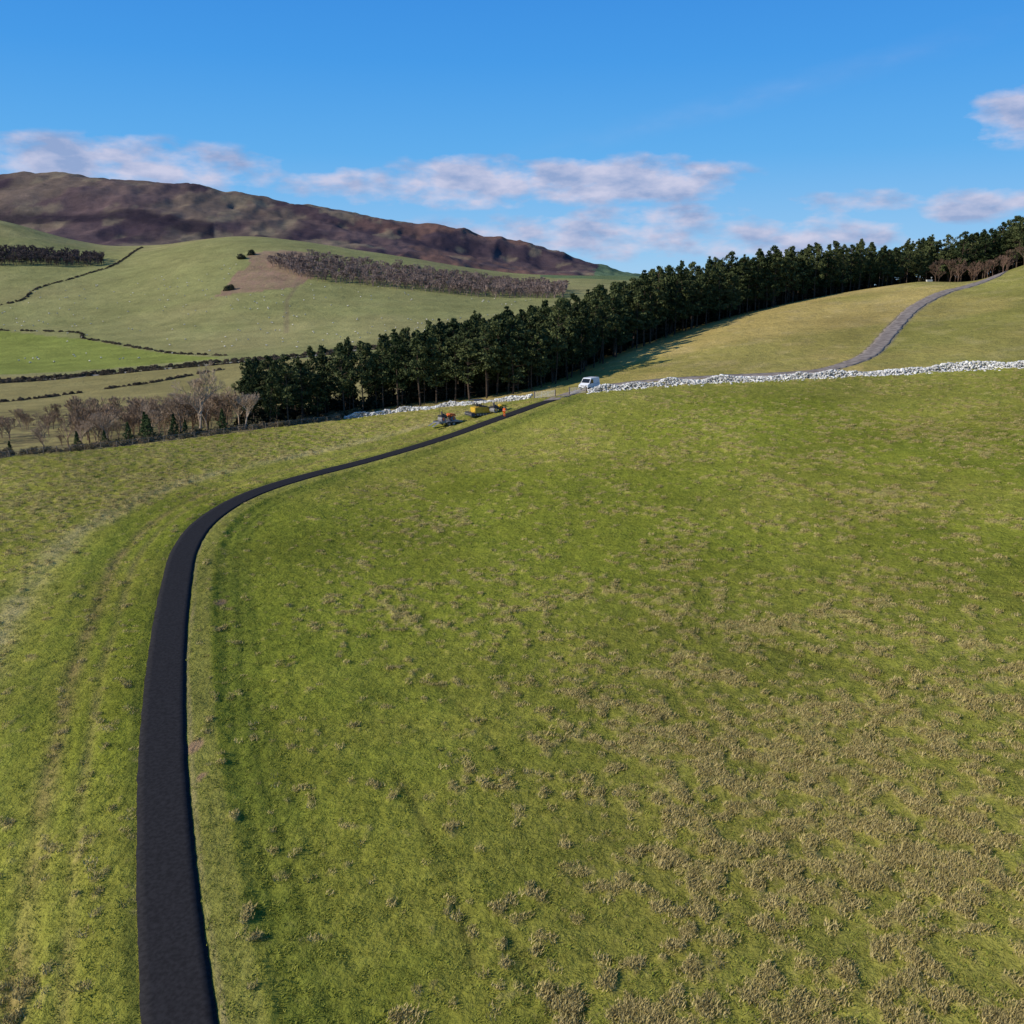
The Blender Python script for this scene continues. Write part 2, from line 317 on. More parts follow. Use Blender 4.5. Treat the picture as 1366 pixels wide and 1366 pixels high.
# ---------------------------------------------------------------- stone walls
ST=nmat("limestone",(.36,.35,.33),(.76,.745,.71),scale=.9,rough=.95,spec=.1,detail=6,bump=.3)
phi=(1+5**.5)/2
ICO=np.array([(-1,phi,0),(1,phi,0),(-1,-phi,0),(1,-phi,0),(0,-1,phi),(0,1,phi),(0,-1,-phi),(0,1,-phi),(phi,0,-1),(phi,0,1),(-phi,0,-1),(-phi,0,1)],float)/1.9
IF=np.array([(0,11,5),(0,5,1),(0,1,7),(0,7,10),(0,10,11),(1,5,9),(5,11,4),(11,10,2),(10,7,6),(7,1,8),(3,9,4),(3,4,2),(3,2,6),(3,6,8),(3,8,9),(4,9,5),(2,4,11),(6,2,10),(8,6,7),(9,8,1)])
def wall(name,P,hh,wb,per,sca=.25):
    P=np.array(P,float);V=[];F_=[];nv=0
    for k in range(len(P)-1):
        a,b_=P[k],P[k+1];L_=np.linalg.norm(b_-a);t_=(b_-a)/L_;nn=np.array([t_[1],-t_[0]])
        n=int(L_*per);s=rng.random(n)*L_;q=rng.random(n)**.8
        hv=hh*(.45+.75*vn((s+k*40)*.35,np.zeros(n),5));zz=q*hv
        lat=(rng.random(n)-.5)*wb*(1.15-.75*q);sp_=rng.random(n)<sca;lat=np.where(sp_,rng.normal(0,wb*.8,n),lat);zz=np.where(sp_,.03,zz)
        px=a[0]+t_[0]*s+nn[0]*lat;py=a[1]+t_[1]*s+nn[1]*lat;pz=h0(px,py)+zz+.03
        sz=(.10+.17*rng.random(n)**1.5)
        for i in range(n):
            M=ICO*(.75+.5*rng.random((12,1)))*np.array([1.3,.9,.65])*sz[i];an_=rng.random()*6.28;c,s_=math.cos(an_),math.sin(an_)
            M=M@np.array([[c,s_,0],[-s_,c,0],[0,0,1]]);V.append(M+np.array([px[i],py[i],pz[i]]));F_.append(IF+nv);nv+=12
    return npmesh(name,np.concatenate(V),np.concatenate(F_),[ST])
wall("dry_stone_wall",WALL_R,1.15,1.2,85,.24)
wall("dry_stone_wall",WALL_L,.95,.65,62,.10)
# ---------------------------------------------------------------- fence
WOOD=nmat("weathered_timber",(.13,.10,.075),(.24,.20,.16),scale=6)
STEEL=nmat("galvanised_steel",(.35,.36,.37),(.5,.5,.5),scale=4,rough=.5,spec=.5)
mbf=MB();FP=spline(FENCE,8);acc=0;posts=[]
for k in range(len(FP)-1):
    L_=np.linalg.norm(FP[k+1]-FP[k])
    while acc<=L_:
        posts.append(FP[k]+(FP[k+1]-FP[k])*acc/L_);acc+=2.6
    acc-=L_
for i,p in enumerate(posts):
    zz=hp(p[0],p[1]);mbf.tube((p[0],p[1],zz-.2),(p[0]+random.uniform(-.05,.05),p[1],zz+1.15),.07,.06,6,0,True)
    if i:
        q=posts[i-1];zq=hp(q[0],q[1])
        for e in(.2,.45,.7,.95,1.08): mbf.tube((q[0],q[1],zq+e),(p[0],p[1],zz+e),.008,.008,3,1)
mbf.obj("post_and_wire_fence",[WOOD,STEEL])
def gate(name,p0,p1,hgt=1.25):
    m=MB();p0=Vector(p0);p1=Vector(p1)
    z0=hp(p0.x,p0.y);z1=hp(p1.x,p1.y)
    P=lambda s,e:(p0.x+(p1.x-p0.x)*s,p0.y+(p1.y-p0.y)*s,z0+(z1-z0)*s+e)
    for s in(0,1): m.tube(P(s,-.3),P(s,hgt+.2),.11,.10,8,0,True)
    for e in(.2,.4,.6,.8,1.0,1.2): m.tube(P(.03,e),P(.97,e),.028,.028,6,1,True)
    for s in(.03,.35,.65,.97): m.tube(P(s,.18),P(s,1.22),.028,.028,6,1)
    m.tube(P(.03,.2),P(.97,1.2),.022,.022,6,1)
    return m.obj(name,[WOOD,STEEL])
gate("field_gate",(4.2,173.4),(8.0,171.6));gate("field_gate",(10.6,171.6),(13.6,170.6))
# ---------------------------------------------------------------- trees
BARK=nmat("pine_bark",(.045,.035,.028),(.11,.075,.05),scale=2)
NEED=nmat("pine_needles",(.024,.038,.013),(.085,.10,.036),scale=.45,rough=.75,spec=.12,rand=True)
def leaves(cs,rad,n,size,flat=.6):
    m=len(cs);c=np.repeat(cs,n,0);r=np.repeat(rad,n)
    g_=rng.normal(0,1,(m*n,3));g_/=np.linalg.norm(g_,axis=1)[:,None];g_*=(rng.random((m*n,1))**.45)*r[:,None];g_[:,2]*=flat
    c=c+g_;u=rng.normal(0,1,(m*n,3));u/=np.linalg.norm(u,axis=1)[:,None];v=rng.normal(0,1,(m*n,3));v-=(v*u).sum(1)[:,None]*u;v/=np.linalg.norm(v,axis=1)[:,None]
    s=size*(.6+.8*rng.random((m*n,1)));return np.stack([c-u*s*.5,c+u*s*.5,c+v*s*.9],1).reshape(-1,3)
def addleaves(m,V,mi):
    o=len(m.v);m.v.extend(map(tuple,V));nf=len(V)//3;m.f.extend([(o+3*k,o+3*k+1,o+3*k+2) for k in range(nf)]);m.m.extend([mi]*nf)
def pine(i):
    m=MB();H=15;lean=np.array([random.uniform(-.5,.5),random.uniform(-.5,.5)])
    def tp(t_): return Vector((lean[0]*t_*t_+.12*math.sin(t_*7+i),lean[1]*t_*t_,t_*H))
    for k in range(9): m.tube(tp(k/9),tp((k+1)/9),.19*(1-k/9.6),.19*(1-(k+1)/9.6),7)
    cs=[];rad=[];cb=(.22,.38,.27,.34,.18,.30,.42)[i];RW=(3.3,2.9,2.6,3.5,2.8,3.1,3.3)[i];pw=(2.2,1.6,1.2,2.8,1.4,2,3)[i]
    n=58
    for k in range(n):
        t_=cb+(1-cb)*(k/(n-1))**.9;e=(t_-cb)/(1-cb)
        R=RW*(max(0,1-e**pw))**.65*(.5+.5*min(1,e*4))+.1;an_=random.random()*6.28;rr=R*random.uniform(.2,1.15)
        p=tp(t_)+Vector((rr*math.cos(an_),rr*math.sin(an_),random.uniform(-.4,.6)))
        cs.append(p);rad.append(random.uniform(.6,1.25)*(1-.4*e))
        if k%2==0: m.tube(tp(max(.15,t_-.05)),p,.05,.02,3)
    for k in range(8):
        t_=random.uniform(.12,cb);an_=random.random()*6.28;m.tube(tp(t_),tp(t_)+Vector((math.cos(an_)*1.4,math.sin(an_)*1.4,.1)),.03,.012,3)
    addleaves(m,leaves(np.array(cs),np.array(rad),38,.40,.6),1)
    return m.obj("pine_tree",[BARK,NEED],link=False)
pines=[pine(i) for i in range(7)]
SPN=nmat("spruce_needles",(.03,.055,.018),(.07,.10,.035),scale=1,rand=True)
def spruce(i):
    m=MB();H=5;m.tube((0,0,0),(0,0,H),.09,.01,6);cs=[];rad=[]
    for k in range(70):
        e=(k/70);R=1.3*(1-e)*random.uniform(.4,1.1);an_=k*2.4+random.random();p=(R*math.cos(an_),R*math.sin(an_),.3+e*(H-.4)-.15*R);cs.append(p);rad.append(.38*(1.15-e));m.tube((0,0,p[2]+.1),p,.02,.01,3)
    addleaves(m,leaves(np.array(cs),np.array(rad),22,.22,.5),1)
    return m.obj("spruce_tree",[BARK,SPN],link=False)
spr=[spruce(i) for i in range(3)]
def bare(name,H,mt,seed,depth=6,link=False,rmin=.012,spread=.55):
    R=random.Random(seed);m=MB()
    def br(p,dr,l,r,dp):
        q=p;dd=dr.copy();sg=2 if dp>2 else 1
        for k in range(sg):
            dd=(dd+Vector((R.uniform(-.14,.14),R.uniform(-.14,.14),R.uniform(-.02,.10)))).normalized();q2=q+dd*l/sg
            m.tube(q,q2,r*(1-.3*k/sg),r*(1-.3*(k+1)/sg),5 if dp>3 else 3);q=q2
            if dp>1 and k<sg-1 and R.random()<.8:
                s=Vector((R.uniform(-1,1),R.uniform(-1,1),R.uniform(.1,.8))).normalized();br(q,(dd+s*.8).normalized(),l*.65,r*.5,dp-2)
        if dp<=0: return
        for k in range(3):
            s=Vector((R.uniform(-1,1),R.uniform(-1,1),R.uniform(-.3,.7))).normalized()
            br(q,(dd+s*spread*1.3).normalized(),l*R.uniform(.62,.86),max(rmin,r*.62),dp-1)
    br(Vector((0,0,-.1)),Vector((R.uniform(-.06,.06),0,1)).normalized(),H*.22,H*.018,depth)
    return m.obj(name,[mt],link=link)
TW=nmat("bare_bark",(.25,.18,.12),(.44,.33,.23),scale=1.2,rand=True)
TWB=nmat("brown_twigs",(.18,.125,.08),(.33,.235,.155),scale=1.2,rand=True)
TWR=nmat("larch_bark",(.10,.065,.045),(.19,.12,.085),scale=1,rand=True)
bares=[bare("bare_tree",12,TW,s,6,rmin=.022) for s in(1,2,3)]
wbare=[bare("bare_tree",12,TWB,s,5,rmin=.05,spread=.48) for s in(11,12,13,14)]
larch=[bare("larch_tree",10,TWR,s,5,rmin=.04,spread=.45) for s in(21,22)]
for k,(bx,by,s) in enumerate([(-58.5,172,1.35),(-50.5,173.5,.9),(-64,177,.95),(-69,176,.75),(-75,170,.8),(-79,168,.6),(-84,164,.6),(-61,184,1.0),(-54,182,1.0),(-72,182,.9)]):
    o=bpy.data.objects.new("bare_tree",bares[k%3].data);COL.objects.link(o);o.location=(bx,by,hp(bx,by)-.1);o.scale=(s,s,s);o.rotation_euler[2]=k*1.3
for k,(bx,by,s) in enumerate([(-69.5,166,.8),(-66,166.5,1.0),(-62,168.5,.9),(-73,164,.6),(-60.5,170,.65),(-88,160,.6),(-54,171.5,.9),(-92,158,.5),(-67.5,169,1.1),(-77,162,.7)]):
    o=bpy.data.objects.new("spruce_tree",spr[k%3].data);COL.objects.link(o);o.location=(bx,by,hp(bx,by)-.1);o.scale=(s*1.1,s*1.1,s);o.rotation_euler[2]=k
FR=spline([(-47,176),(-40,184),(-30,189),(-12,189),(-2,189),(8,198),(18,217),(30,240),(45,260),(64,275),(90,293),(115,312),(140,328),(168,328),(200,318),(240,305)],8)
tg=np.gradient(FR,axis=0);tg/=np.linalg.norm(tg,axis=1)[:,None];nm=np.stack([-tg[:,1],tg[:,0]],-1)
seg=np.concatenate([[0],np.cumsum(np.linalg.norm(np.diff(FR,axis=0),axis=1))])
P=[];U=[];dep=0
def along(s,dd):
    k=min(np.searchsorted(seg,s,side='right')-1,len(FR)-2);f_=(s-seg[k])/(seg[k+1]-seg[k]);return FR[k]*(1-f_)+FR[k+1]*f_+nm[k]*dd
while dep<44:
    s=random.random()*2
    while s<seg[-1]:
        p=along(s,dep+random.uniform(-1.6,1.6));s+=random.uniform(2.4,5.4)
        if p[0]/p[1]>-.285: P.append((p[0],p[1]))
    dep+=3.8
for _ in range(560):
    p=along(random.random()*seg[-1],random.uniform(4,40))
    if p[0]/p[1]>-.285: U.append((p[0],p[1]))
P=np.array(P);zz=hz(P[:,0],P[:,1]);sx=np.interp(P[:,0],[-60,-30,-10,10,40,80,130,160,200],[.74,.86,.97,1.0,1.09,1.02,.86,.97,1.14])
sc=sx*rng.uniform(.72,1.18,len(P));scatter("pine_plantation",np.column_stack([P,zz-.1]),rng.random(len(P))*6.28,np.column_stack([sx*rng.uniform(.8,1.2,len(P)),sx*rng.uniform(.8,1.2,len(P)),sc]),pines,tilt=.03)
P=np.column_stack([rng.uniform(134,166,20),rng.uniform(300,320,20)]);scatter("bare_larch_trees",np.column_stack([P,hz(P[:,0],P[:,1])-.1]),rng.random(20)*6.28,rng.uniform(.55,1.0,20),larch)
def bush(nm_,mt,R,hgt,n,sz):
    cs=rng.normal(0,1,(14,3));cs/=np.linalg.norm(cs,axis=1)[:,None];cs*=R*.6;cs[:,2]=abs(cs[:,2])*hgt/R*.9+.2
    V=leaves(cs,np.full(14,R*.5),n,sz,.8);return npmesh(nm_,V,np.arange(len(V)).reshape(-1,3),[mt],link=False)
UN=nmat("undergrowth_leaves",(.018,.022,.012),(.045,.045,.022),scale=.6,rand=True)
U=np.array(U);scatter("plantation_undergrowth",np.column_stack([U,hz(U[:,0],U[:,1])-.2]),rng.random(len(U))*6.28,rng.uniform(.8,1.5,len(U)),[bush("undergrowth_bush",UN,2.4,3.2,30,.6) for _ in range(2)])
Q=[]
while len(Q)<210:
    yy_=random.uniform(183,305);a=random.uniform(-.60,-.265)
    if fbm(np.array([a*yy_*.03]),np.array([yy_*.03]),2,91)[0]>.52 or (a>-.48 and yy_<250): Q.append((a*yy_,yy_))
P=np.array(Q);big=np.where((P[:,0]/P[:,1]>-.49)&(P[:,1]<255),1.35,.9);scatter("bare_woodland",np.column_stack([P,hz(P[:,0],P[:,1])-.2]),rng.random(len(P))*6.28,big*rng.uniform(.32,.72,len(P)),wbare)
def fill(poly,sp):
    P_=np.array(poly);x0,y0=P_.min(0);x1,y1=P_.max(0);gx,gy=np.meshgrid(np.arange(x0,x1,sp),np.arange(y0,y1,sp));gx=gx.ravel()+rng.uniform(-.6,.6,gx.size)*sp;gy=gy.ravel()+rng.uniform(-.6,.6,gy.size)*sp
    k=inpoly(gx,gy,poly);return np.column_stack([gx[k],gy[k]])
W1=pol([(-.262,1010),(-.208,1050),(-.129,1040),(-.026,1035),(.061,1020),(.053,905),(-.034,905),(-.129,925),(-.216,945)])
W1P=fill(W1,6.3);scatter("distant_woodland",np.column_stack([W1P,gz(W1P)-.5]),rng.random(len(W1P))*6.28,rng.uniform(.95,1.6,len(W1P)),[bare("bare_tree",12,nmat("wood_bark",(.16,.115,.10),(.30,.225,.19),scale=.5,rand=True),s,4,rmin=.12,spread=.42) for s in(31,32,33)])
W2=pol([(-.75,1165),(-.54,1160),(-.43,1190),(-.425,1125),(-.54,1085),(-.75,1080)])
W2P=fill(W2,5.5);scatter("distant_dark_wood",np.column_stack([W2P,gz(W2P)-.4]),rng.random(len(W2P))*6.28,rng.uniform(1.0,1.5,len(W2P)),[bare("bare_tree",12,nmat("dark_bark",(.06,.045,.045),(.13,.095,.085),scale=.5,rand=True),s,4,rmin=.14,spread=.42) for s in(41,42)])
DN=nmat("field_tree_foliage",(.04,.045,.025),(.09,.085,.045),scale=.5,rand=True)
FT=np.array(pol([(-.283,1040),(-.30,905),(-.296,907),(-.272,1060),(-.05,1010)]));scatter("field_trees",np.column_stack([FT,gz(FT)-.3]),np.zeros(len(FT)),np.array([1.1,.8,.9,1.,1.1]),[bush("field_tree",DN,4.5,8,70,.9) for _ in range(2)])
# hedgerows
HG=nmat("hedge_twigs",(.085,.068,.045),(.18,.14,.095),scale=1,rand=True)
hb=[bush("hedge_bush",HG,1.3,1.4,34,.34) for _ in range(3)]
HP=[];HS=[]
for Lp,gap,dens,hs in((LANE+np.array([0,9]),-.2,.75,1.25),(LANE-np.array([0,7]),.2,1.0,1.0),(spline(pol([(-1.2,870),(-.545,800),(-.45,745),(-.355,645),(-.30,600)]),8),.25,1.5,.9),(spline(pol([(-.8,850),(-.545,918),(-.5,990),(-.445,1070),(-.41,1150),(-.385,1330)]),8),.05,1.4,1.0),(spline(pol([(-.7,350),(-.545,385),(-.475,415),(-.39,455),(-.31,510)]),8),.2,1.1,.85)):
    for k in range(len(Lp)-1):
        a,b_=Lp[k],Lp[k+1];n=int(np.linalg.norm(b_-a)/dens)
        for j in range(n):
            p=a+(b_-a)*random.random()
            if fbm(np.array([p[0]*.04]),np.array([p[1]*.04]),2,95)[0]>gap*.9+.1: HP.append((p[0]+random.uniform(-1,1),p[1]+random.uniform(-1,1)));HS.append(hs)
HP=np.array(HP);scatter("hedgerow",np.column_stack([HP,gz(HP)-.2]),rng.random(len(HP))*6.28,np.array(HS)*rng.uniform(.5,1.4,len(HP)),hb)
SQ=np.array([(FP[random.randrange(len(FP))]+np.array([random.uniform(-4,3),random.uniform(1.5,12)])) for _ in range(260)])
scatter("scrub",np.column_stack([SQ,hz(SQ[:,0],SQ[:,1])-.1]),rng.random(len(SQ))*6.28,rng.uniform(.3,.9,len(SQ)),[bush("bush",nmat("scrub_twigs",(.10,.085,.04),(.24,.175,.10),scale=1,rand=True),1.4,1.6,45,.2) for _ in range(2)])
# ---------------------------------------------------------------- grass tufts
def tuft(mt,n,hh,sp,w):
    V=[];F_=[]
    for k in range(n):
        an_=random.random()*6.28;r=sp*random.random()**.6;p=Vector((r*math.cos(an_),r*math.sin(an_),-.02));dn=random.random()*6.28;o=Vector((math.cos(dn),math.sin(dn),0))
        ln=hh*random.uniform(.6,1.2);tip=p+o*ln*random.uniform(.2,1.3)+Vector((0,0,ln));s=Vector((-o.y,o.x,0))*w
        V+=[tuple(p-s),tuple(p+s),tuple(tip)];F_.append((3*k,3*k+1,3*k+2))
    return npmesh("grass_tuft",V,F_,[mt],link=False)
TT=nmat("dry_grass",(.31,.245,.085),(.46,.365,.15),scale=1,rand=True);TG=nmat("green_grass",(.16,.185,.023),(.26,.26,.045),scale=1,rand=True)
tv=[tuft(TT,26,.12,.24,.019) for _ in range(3)]+[tuft(TG,22,.08,.26,.020) for _ in range(3)]
n=230000;ty=22+150*rng.random(n)**1.7;tx=(rng.random(n)*2-1)*(10+.60*ty);k=(pdist(tx,ty,BND)>.5);tx=tx[k];ty=ty[k];tdd=pdist(tx,ty,ROAD);k=abs(tdd)>1.6;tx=tx[k];ty=ty[k];tdd=tdd[k]
s_=streak(tx,ty);c_=cover(tx,ty,tdd);q=s_+.42*c_;clp=clump(q);tan_=(rng.random(len(tx))<clp*.8);gr=(~tan_)&(rng.random(len(tx))<.14);keep=tan_|gr
tx,ty,tan_,tdd,clp=tx[keep],ty[keep],tan_[keep],tdd[keep],clp[keep]
tz=hz(tx,ty,tdd)+micro(tx,ty,tdd,clp)
scatter("grass_tufts",np.column_stack([tx,ty,tz]),rng.random(len(tx))*6.28,rng.uniform(.5,1.5,len(tx)),tv,idx=np.where(tan_,0,3)+rng.integers(0,3,len(tx)))
# ---------------------------------------------------------------- sheep
WOOL=nmat("wool",(.50,.47,.40),(.66,.63,.55),scale=8);FACE=mat("sheep_face",(.10,.09,.08))
def sheep(graze):
    m=MB()
    rings=[(-.5,.08,.72),(-.44,.22,.70),(-.2,.29,.68),(.1,.29,.68),(.34,.24,.70),(.46,.12,.74)]
    vs=[];n=10
    for (xx,r,zc) in rings:
        for k in range(n): a=2*math.pi*k/n;vs.append((xx,r*.85*math.cos(a),zc+r*math.sin(a)))
    m.add(vs,[(i*n+k,i*n+(k+1)%n,(i+1)*n+(k+1)%n,(i+1)*n+k) for i in range(5) for k in range(n)]+[tuple(range(n))[::-1],tuple(range(5*n,6*n))],0)
    hd=(.78,0,.22) if graze else (.72,0,.98)
    m.tube((.40,0,.76),((.62,0,.42) if graze else (.58,0,.95)),.14,.09,8,0);m.tube(((.60,0,.46) if graze else (.55,0,.98)),hd,.09,.05,8,1,True)
    e=Vector((.62,0,.46)) if graze else Vector((.57,0,1.0))
    for s in(-1,1):
        m.tube(e+Vector((0,.05*s,.03)),e+Vector((-.02,.17*s,.0)),.03,.01,4,1)
        m.tube((.30,.13*s,.55),(.32,.13*s,.28),.06,.035,6,1);m.tube((.32,.13*s,.28),(.31,.13*s,-.02),.033,.03,6,1)
        m.tube((-.32,.13*s,.60),(-.26,.13*s,.40),.085,.05,6,0);m.tube((-.26,.13*s,.40),(-.36,.13*s,.26),.045,.035,6,1);m.tube((-.36,.13*s,.26),(-.33,.13*s,-.02),.033,.03,6,1)
    m.tube((-.49,0,.75),(-.54,0,.52),.05,.03,5,0)
    return m.obj("sheep",[WOOL,FACE],smooth=True,link=False)
SP=[]
while len(SP)<260:
    a=random.uniform(-.54,.02);yy_=random.uniform(620,1020);p=(a*yy_,yy_)
    if fbm(np.array([p[0]*.01]),np.array([p[1]*.01]),2,97)[0]>.42 and not inpoly(np.array([p[0]]),np.array([p[1]]),W1)[0] and not inpoly(np.array([p[0]]),np.array([p[1]]),BRK)[0]: SP.append(p)
SP=np.array(SP);scatter("flock_of_sheep",np.column_stack([SP,gz(SP)+.1]),rng.random(len(SP))*6.28,rng.uniform(1.1,1.4,len(SP)),[sheep(1),sheep(0)])
# ---------------------------------------------------------------- vehicles
WHITE=mat("white_paint",(.8,.8,.8),.3,.5);GLASS=mat("dark_glass",(.015,.018,.02),.08,.6);RUB=mat("rubber",(.02,.02,.02),.8);PLA=mat("black_plastic",(.03,.03,.03),.6)
YEL=nmat("yellow_paint",(.45,.27,.02),(.60,.38,.035),scale=2,rough=.5,spec=.4);ORA=nmat("orange_paint",(.55,.11,.02),(.66,.16,.03),scale=2,rough=.5,spec=.4)
DST=nmat("dark_steel",(.02,.02,.022),(.06,.055,.05),scale=3,rough=.5,spec=.5);GRY=nmat("grey_steel",(.16,.16,.16),(.28,.27,.26),scale=3,rough=.5,spec=.4);LAMP=mat("lamp_glass",(.7,.7,.68),.1,.6);RED=mat("tail_lamp",(.4,.02,.02),.3)
def wheel(m,x_,y_,r,w,mi=0,hub=1):
    m.tube((x_,y_-w/2,r),(x_,y_+w/2,r),r,r,20,mi,True);s=1 if y_>0 else -1;m.tube((x_,y_+s*w/2,r),(x_,y_+s*(w/2+.015),r),r*.58,r*.5,14,hub,True)
def van():
    m=MB();prof=[(-2.45,.42),(-2.5,1.0),(-2.42,2.05),(-2.25,2.2),(.75,2.22),(1.05,2.12),(1.75,1.28),(2.4,1.05),(2.55,.8),(2.55,.42)]
    n=len(prof);vs=[]
    for s in(-1,1):
        for (px_,pz_) in prof:
            tw=.95-.13*max(0,(pz_-1.0))/1.2;vs.append((px_,s*tw,pz_))
    m.add(vs,[tuple(range(n)),tuple(range(2*n-1,n-1,-1))]+[(k,n+k,n+(k+1)%n,(k+1)%n) for k in range(n)],0)
    def quad(P_,mi): m.add(P_,[(0,1,2,3)],mi)
    e=.012
    quad([(1.10+e,-.74,2.05+e),(1.70+e,-.83,1.34+e),(1.70+e,.83,1.34+e),(1.10+e,.74,2.05+e)],1)
    for s in(-1,1):
        f=lambda z_:s*(.95-.13*max(0,z_-1.0)/1.2+.012)
        P_=[(.15,f(1.25),1.25),(1.45,f(1.25),1.25),(1.0,f(1.95),1.95),(.2,f(1.98),1.98)];quad(P_ if s<0 else P_[::-1],1)
        m.box((.0,s*.962,1.15),(.02,.012,1.5),3);m.box((-1.2,s*.962,1.12),(1.9,.012,.03),3)
        m.box((1.35,s*1.05,1.38),(.14,.2,.22),3);wheel(m,1.6,s*.86,.33,.2,2,5);wheel(m,-1.55,s*.86,.33,.2,2,5)
        m.box((2.47,s*.70,.93),(.16,.34,.16),4);m.box((-2.49,s*.85,1.1),(.04,.12,.5),6)
        m.box((2.2,s*.955,.48),(.5,.02,.14),3)
    m.box((2.56,0,.55),(.06,1.7,.24),3);m.box((2.545,0,.86),(.04,.9,.13),3);m.box((-2.49,0,.5),(.08,1.8,.2),3);m.box((-2.47,0,1.75),(.02,1.2,.45),1);m.box((2.6,0,.55),(.02,.5,.11),0)
    return m.obj("white_van",[WHITE,GLASS,RUB,PLA,LAMP,GRY,RED],bevel=.03)
v=van();v.location=(14.6,175.2,hp(14.6,175.2)+.1);v.rotation_euler[2]=math.radians(-122)
def paver():
    m=MB();prof=[(-1.6,.5),(-1.6,1.45),(-.9,1.55),(.9,1.5),(1.3,1.1),(1.3,.5)]
    m.prism(prof,-.95,.95,0)
    for s in(-1,1):
        tr=[(-1.3,.05),(-1.55,.25),(-1.5,.5),(1.1,.5),(1.25,.25),(1.0,.05)];m.prism(tr,s*.98-.16,s*.98+.16,1)
        for k in range(5): m.tube((-1.2+.55*k,s*1.15,.26),(-1.2+.55*k,s*1.18,.26),.17,.17,12,3,True)
        m.add([(1.2,s*.4,.55),(2.7,s*.4,.55),(2.75,s*1.35,1.25),(1.2,s*1.35,1.25)],[(0,1,2,3)],1)
        m.add([(1.2,s*.45,.50),(2.7,s*.45,.50),(2.75,s*1.42,1.22),(1.2,s*1.42,1.22)],[(3,2,1,0)],0)
        for xx in(-1.3,.1): m.tube((xx,s*.85,1.5),(xx,s*.85,2.65),.035,.035,6,1)
        m.box((-.9,s*.45,1.75),(.45,.4,.12),1);m.box((-1.1,s*.45,2.0),(.1,.4,.45),1)
    m.box((-.6,0,2.7),(2.2,2.1,.10),1);m.box((1.95,0,.52),(1.5,.8,.06),1);m.box((-2.15,0,.32),(.75,2.9,.5),1,taper=.9);m.box((-2.15,0,.62),(.6,2.6,.1),1)
    m.tube((-1.6,-.8,.8),(-2.2,-.8,.5),.07,.07,6,0);m.tube((-1.6,.8,.8),(-2.2,.8,.5),.07,.07,6,0);m.box((-.35,0,1.75),(.35,1.5,.35),1);m.tube((.4,.6,1.5),(.4,.6,2.1),.06,.06,8,1)
    m.box((-2.55,0,.42),(.25,2.8,.06),3);m.box((2.75,0,.35),(.15,1.6,.2),1);m.box((.3,0,1.57),(1.1,1.8,.08),1)
    return m.obj("asphalt_paver",[YEL,DST,RUB,GRY],bevel=.02)
def roller(name,paint,s=1.):
    m=MB()
    for xx in(-1.0,1.0):
        m.tube((xx,-.65,.42),(xx,.65,.42),.42,.42,28,1,True)
        for sd in(-1,1):
            m.box((xx,sd*.72,.5),(.22,.07,.5),0);m.tube((xx,sd*.655,.42),(xx,sd*.68,.42),.18,.18,12,2,True)
        m.box((xx*1.0,0,.93),(.95,1.5,.1),2 if xx<0 else 0)
    m.prism([(.25,.62),(.25,1.2),(.5,1.32),(1.4,1.2),(1.5,.98),(1.45,.9),(.45,.9)],-.52,.52,0)
    m.prism([(-1.35,.9),(-1.4,1.1),(-.3,1.12),(-.15,.6),(.1,.6),(.1,.5),(-.35,.5),(-.5,.9)],-.52,.52,2)
    m.box((-.75,0,1.25),(.45,.5,.14),2);m.box((-.97,0,1.5),(.1,.5,.42),2);m.tube((-.15,0,1.1),(-.32,0,1.5),.04,.03,6,2);m.tube((-.33,-.16,1.5),(-.33,.16,1.52),.02,.02,6,2)
    for sd in(-1,1): m.tube((-1.15,sd*.5,1.1),(-1.15,sd*.5,2.15),.035,.035,6,2)
    m.tube((-1.15,-.5,2.15),(-1.15,.5,2.15),.035,.035,6,2);m.box((1.45,.35,1.1),(.05,.15,.1),3);m.box((1.45,-.35,1.1),(.05,.15,.1),3)
    o=m.obj(name,[paint,GRY,DST,LAMP],bevel=.02);o.scale=(s,s,s);return o
def trailer():
    m=MB();m.box((0,0,.62),(4.6,2.1,.14),1);m.box((0,0,.48),(4.4,.5,.16),2)
    for s in(-1,1):
        m.box((0,s*1.02,.75),(4.6,.05,.16),1)
        for xx in(-.45,.45): wheel(m,xx,s*1.2,.34,.2,2,1)
        m.prism([(-.95,.72),(-.8,.82),(.8,.82),(.95,.72)],s*1.2-.12,s*1.2+.12,1);m.add([(-2.3,s*.95,.6),(-2.3,s*.45,.6),(-3.4,s*.45,.06),(-3.4,s*.95,.06)],[(0,1,2,3)],1);m.tube((-2.3,s*.7,.62),(-3.4,s*.7,.08),.05,.05,6,1)
        m.tube((2.3,s*.7,.5),(3.6,0,.5),.05,.05,6,1)
    m.tube((3.3,0,.0),(3.3,0,.75),.05,.05,8,2,True);m.box((3.65,0,.55),(.3,.12,.1),2)
    return m.obj("plant_trailer",[ORA,GRY,DST],bevel=.01)
def place(o,x_,y_,deg,dz=0): o.location=(x_,y_,hp(x_,y_)+dz);o.rotation_euler[2]=math.radians(deg);return o
place(paver(),-5.4,161.0,28,.08)
place(roller("road_roller",YEL,1.0),-2.4,160.6,38,.08)
tr=place(trailer(),-11.0,157.2,35,.08)
rr=roller("road_roller",ORA,1.0);rr.location=tr.location+Vector((-.15,-.1,.70));rr.rotation_euler[2]=tr.rotation_euler[2]
